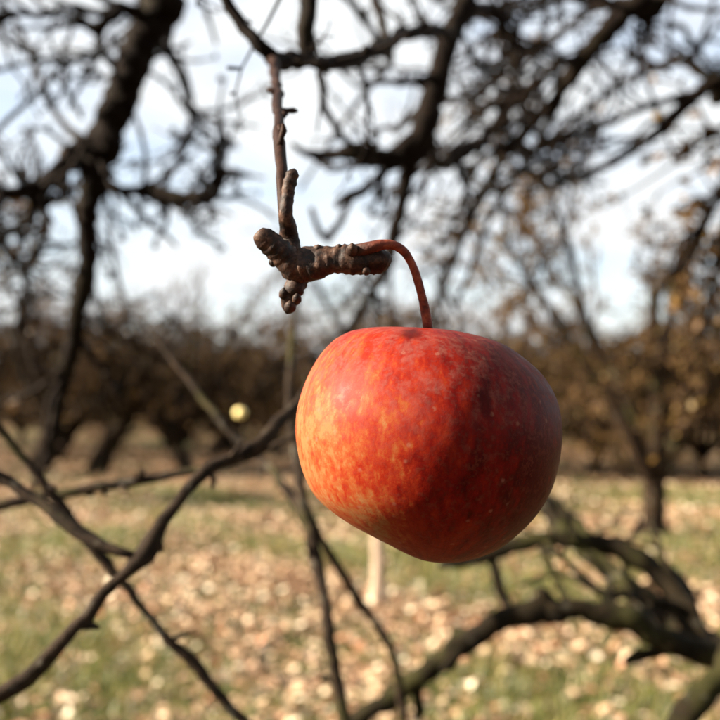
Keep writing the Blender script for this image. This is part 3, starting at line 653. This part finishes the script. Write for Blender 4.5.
# ------------------------------------------------------------------ the apple
AD = 0.275
AC = P(430, 445, 0.280)
left = [(428, 350), (424, 341), (415, 332), (400, 326.5), (380, 325), (357, 327), (338, 334), (319.5, 351.5), (305, 376.5), (296, 403.5), (293.4, 427), (295, 448), (301, 472), (311, 492), (326, 507.5), (346.5, 522), (369.5, 535), (384, 542.5), (401, 552), (417, 559), (427, 561.8), (434, 560), (439, 555)]
right = [(428, 350), (431, 341), (437, 333), (447, 328.5), (459, 329.5), (484, 335.5), (505, 343.5), (522, 354.5), (540, 370), (553, 389), (560, 410), (562.2, 435), (558.5, 464), (551, 489), (538, 512), (522, 530), (501, 547), (480, 557), (462, 561.6), (452, 562), (446, 560), (441, 557), (439, 555)]
def prof(pts, n_):
    c = catmull([(x_, y_, 0) for x_, y_ in pts], 1.0)[:, :2]
    s = np.concatenate(([0], np.cumsum(np.linalg.norm(np.diff(c, axis=0), axis=1)))); s /= s[-1]
    t = np.linspace(0, 1, n_)
    return np.stack((np.interp(t, s, c[:, 0]), np.interp(t, s, c[:, 1])), -1)
NS, NA = 150, 192
pl, pr = prof(left, NS), prof(right, NS)
axx = np.interp(np.linspace(0, 1, NS), [0, 1], [428, 439])
verts = np.empty((NS, NA, 3)); sc_ = AD / F
for j in range(NA):
    th = 2 * math.pi * j / NA; wgt = 0.5 + 0.5 * math.cos(th)
    rr = (pr[:, 0] - axx) * wgt + (axx - pl[:, 0]) * (1 - wgt)
    yy_ = pr[:, 1] * wgt + pl[:, 1] * (1 - wgt)
    lob = 1 + 0.012 * math.cos(5 * th + 0.6) * math.sin(th) ** 2
    ox = axx + rr * math.cos(th); dz = rr * math.sin(th) * lob
    verts[:, j] = (RGT[None] * ((ox - 430) * sc_)[:, None] - UPV[None] * ((yy_ - 445) * sc_)[:, None] + FWD[None] * (dz * sc_)[:, None])
for i in range(NS):
    for j in range(NA):
        p_ = Vector(verts[i, j]); verts[i, j] = np.array(p_ * (1 + 0.006 * mn.noise(p_ * 55) + 0.0015 * mn.noise(p_ * 220)))
i_ = np.arange(NS - 1)[:, None] * NA; j_ = np.arange(NA)[None]
aq = np.stack((i_ + j_, i_ + (j_ + 1) % NA, i_ + NA + (j_ + 1) % NA, i_ + NA + j_), -1).reshape(-1, 4)

m, nt, b = new_mat('apple_skin'); n = N(nt)
co = n('ShaderNodeTexCoord').outputs['Object']
sep = n('ShaderNodeSeparateXYZ', {0: co})
flat = n('ShaderNodeCombineXYZ', {0: sep.outputs[0], 1: sep.outputs[1], 2: 0.0}).outputs[0]
nd = n('ShaderNodeVectorMath', {0: flat}, operation='NORMALIZE').outputs[0]
zz = n('ShaderNodeCombineXYZ', {0: 0.0, 1: 0.0, 2: n.math('MULTIPLY', sep.outputs[2], 14.0)}).outputs[0]
sv_ = n('ShaderNodeVectorMath', {0: nd, 1: zz}, operation='ADD').outputs[0]        # stretches along the meridians
streak = n.noise(sv_, 5.0, 6, 0.62, 0.15)
streak2 = n.noise(sv_, 14.0, 4, 0.6, 0.1)
mott = n.noise(co, 240.0, 5, 0.68); fine = n.noise(co, 620.0, 4, 0.7); big = n.noise(co, 38.0, 3, 0.5)
side = n.math('ADD', n.math('MULTIPLY', sep.outputs[0], 13.5), n.math('MULTIPLY', sep.outputs[2], 5.5))  # blush, with the shaded side painted in, grows to the right
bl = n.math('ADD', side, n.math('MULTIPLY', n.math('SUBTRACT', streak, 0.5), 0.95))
bl = n.math('ADD', bl, n.math('MULTIPLY', n.math('SUBTRACT', streak2, 0.5), 0.95))
bl = n.math('ADD', bl, n.math('MULTIPLY', n.math('SUBTRACT', mott, 0.5), 0.70))
bl = n.math('ADD', bl, n.math('MULTIPLY', n.math('SUBTRACT', fine, 0.5), 0.75))
bl = n.math('ADD', bl, n.math('MULTIPLY', n.math('SUBTRACT', big, 0.5), 0.35))
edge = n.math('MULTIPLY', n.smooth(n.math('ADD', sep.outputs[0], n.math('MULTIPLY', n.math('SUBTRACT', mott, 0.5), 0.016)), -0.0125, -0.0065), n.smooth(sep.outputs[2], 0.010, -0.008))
bl = n.math('ADD', bl, n.math('MULTIPLY', edge, 0.24))        # blush border low on the left, with the shadow edge painted in
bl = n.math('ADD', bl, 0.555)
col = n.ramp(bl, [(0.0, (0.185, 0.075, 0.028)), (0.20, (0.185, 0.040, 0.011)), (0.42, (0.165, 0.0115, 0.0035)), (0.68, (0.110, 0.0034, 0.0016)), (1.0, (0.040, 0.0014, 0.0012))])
# waxy bloom with a painted pink sky sheen, patchy, on the upper half
speck = n.math('MULTIPLY', n.smooth(fine, 0.47, 0.60), n.smooth(mott, 0.36, 0.60))
col = n.mix(n.math('MULTIPLY', speck, 0.42), col, n.mix(0.55, col, (0.20, 0.048, 0.026)))
bloom_sheen = n.math('MULTIPLY', n.smooth(n.math('ADD', n.math('MULTIPLY', mott, 0.6), n.math('MULTIPLY', fine, 0.4)), 0.42, 0.62), n.smooth(sep.outputs[2], -0.004, 0.020))
col = n.mix(n.math('MULTIPLY', bloom_sheen, 0.38), col, (0.190, 0.060, 0.047))
# rubbed dark mark and a dark red patch at the stem cavity
def spot(px_, py_, sx, sz, wob):
    c_ = P(px_, py_, 0.25) - AC
    d_ = n('ShaderNodeVectorMath', {0: n('ShaderNodeVectorMath', {0: co, 1: tuple(c_)}, operation='SUBTRACT').outputs[0], 1: (1 / sx, 0.0, 1 / sz)}, operation='MULTIPLY').outputs[0]
    l_ = n('ShaderNodeVectorMath', {0: d_}, operation='LENGTH').outputs['Value']
    return n.math('SUBTRACT', 1.0, n.smooth(n.math('ADD', l_, n.math('MULTIPLY', n.math('SUBTRACT', mott, 0.5), wob)), 0.35, 1.35))
front = n.math('LESS_THAN', sep.outputs[1], 0.0)
for s_, c_ in ((spot(483, 399, 0.0021, 0.0052, 2.2), (0.030, 0.002, 0.0025)), (spot(413, 331, 0.0030, 0.0018, 1.0), (0.030, 0.0025, 0.002))):
    col = n.mix(n.math('MULTIPLY', n.math('MULTIPLY', s_, front), 0.78), col, c_)
# lenticels
vor = n('ShaderNodeTexVoronoi', {'Vector': co, 'Scale': 190.0, 'Randomness': 1.0})
dots = n.math('MULTIPLY', n.math('SUBTRACT', 1.0, n.smooth(vor.outputs['Distance'], 0.06, 0.16)), n.smooth(fine, 0.35, 0.5))
col = n.mix(n.math('MULTIPLY', dots, 0.45), col, (0.20, 0.085, 0.055))
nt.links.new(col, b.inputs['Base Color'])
nt.links.new(n.ramp(n.math('ADD', n.math('MULTIPLY', mott, 0.5), n.math('MULTIPLY', bloom_sheen, 0.4)), [(0.2, (0.45,) * 3), (0.7, (0.66,) * 3)]), b.inputs['Roughness'])
b.inputs['Specular IOR Level'].default_value = 0.06
b.inputs['Subsurface Weight'].default_value = 0.06
b.inputs['Subsurface Radius'].default_value = (0.004, 0.0015, 0.0006)
b.inputs['Subsurface Scale'].default_value = 1.0
b.inputs['Sheen Weight'].default_value = 0.0
b.inputs['Sheen Roughness'].default_value = 0.35
b.inputs['Sheen Tint'].default_value = (1.0, 0.85, 0.82, 1)
nt.links.new(n.bump(n.math('ADD', n.math('MULTIPLY', mott, 0.6), n.math('MULTIPLY', fine, 0.4)), 0.22, 0.0006), b.inputs['Normal'])
M_APPLE = m

apple = link('apple', None, None, tuple(AC))
tag(apple, 'large red apple blushed orange, hanging from a curved stem in the middle', 'apple')
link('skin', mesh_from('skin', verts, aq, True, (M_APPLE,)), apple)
m, nt, b = new_mat('apple_stem'); n = N(nt)
co = n('ShaderNodeTexCoord').outputs['Object']
f_ = n.noise(co, 420.0, 5, 0.65)
sx_ = n('ShaderNodeSeparateXYZ', {0: co}).outputs[0]
stemcol = (n.ramp(f_, [(0.3, (0.035, 0.006, 0.003)), (0.50, (0.125, 0.020, 0.009)), (0.70, (0.21, 0.052, 0.022))]))
nt.links.new(n.mix(n.smooth(n.math('ADD', sx_, n.math('MULTIPLY', f_, 0.006)), -0.006, -0.018), stemcol, (0.026, 0.009, 0.005)), b.inputs['Base Color'])
b.inputs['Roughness'].default_value = 0.62
b.inputs['Specular IOR Level'].default_value = 0.2
nt.links.new(n.bump(f_, 0.8, 0.0005), b.inputs['Normal'])
M_STEM = m
st = gnarl([(338, 257, 0.274, 12), (352, 252, 0.272, 14), (368, 248, 0.270, 13), (384, 244.5, 0.270, 10.5), (396, 246, 0.271, 9.2), (406, 254, 0.272, 8.6), (414, 269, 0.273, 8.4), (420, 289, 0.274, 8.6), (425, 310, 0.275, 9.4), (428, 330, 0.276, 10), (428.5, 352, 0.280, 10.5)], 22, 0.09, 0.0, seed=21.0)
st.v = [a_ - AC for a_ in st.v]
st.build('stem', M_STEM, apple)
cx = MB()
for k_ in range(5):
    a0 = k_ * 1.2566
    c0 = P(439, 556, 0.281) - AC
    d0 = np.array((math.cos(a0), math.sin(a0), 0.0))
    cx.tube([c0 + d0 * 0.0005 + (0, 0, 0.0006), c0 + d0 * 0.0014 - (0, 0, 0.0006), c0 + d0 * 0.0019 - (0, 0, 0.0012)], [0.0006, 0.0007, 0.0002], 6)
cx.build('calyx', M_SPUR, apple)

# a pale yellow apple added to stand in for a bright gap in the twigs
m, nt, b = new_mat('bright_spot_apple_skin'); n = N(nt)
co = n('ShaderNodeTexCoord').outputs['Object']
nt.links.new(n.ramp(n.noise(co, 30.0, 4), [(0.3, (0.80, 0.62, 0.22)), (0.7, (0.85, 0.72, 0.34))]), b.inputs['Base Color'])
b.inputs['Roughness'].default_value = 0.35
M_YEL = m
ya = P(240, 413, 4.2)
ytop = link('apple', None, None, tuple(ya)); ytop.scale = (0.62,) * 3; tag(ytop, 'small pale yellow apple added for a bright spot among dark twigs left of the red apple', 'apple')
yp = catmull([(0.001, 0, 0.020, 0), (0.006, 0, 0.027, 0), (0.018, 0, 0.032, 0), (0.033, 0, 0.018, 0), (0.037, 0, 0.0, 0), (0.030, 0, -0.021, 0), (0.016, 0, -0.032, 0), (0.006, 0, -0.032, 0), (0.001, 0, -0.029, 0)], 0.004)
th = np.arange(24) * 2 * math.pi / 24
yv = np.stack((yp[:, 0:1] * np.cos(th), yp[:, 0:1] * np.sin(th), np.repeat(yp[:, 2:3], 24, 1)), -1); ny_ = len(yp)
i_ = np.arange(ny_ - 1)[:, None] * 24; j_ = np.arange(24)[None]
link('skin', mesh_from('skin', yv, np.stack((i_ + j_, i_ + (j_ + 1) % 24, i_ + 24 + (j_ + 1) % 24, i_ + 24 + j_), -1).reshape(-1, 4), True, (M_YEL,)), ytop)
ys = MB(); ys.tube([(0, 0, 0.02), (0.002, 0, 0.04), (0.006, 0.0, 0.06)], [0.0018, 0.0015, 0.002], 6); ys.build('stem', M_STEM, ytop)
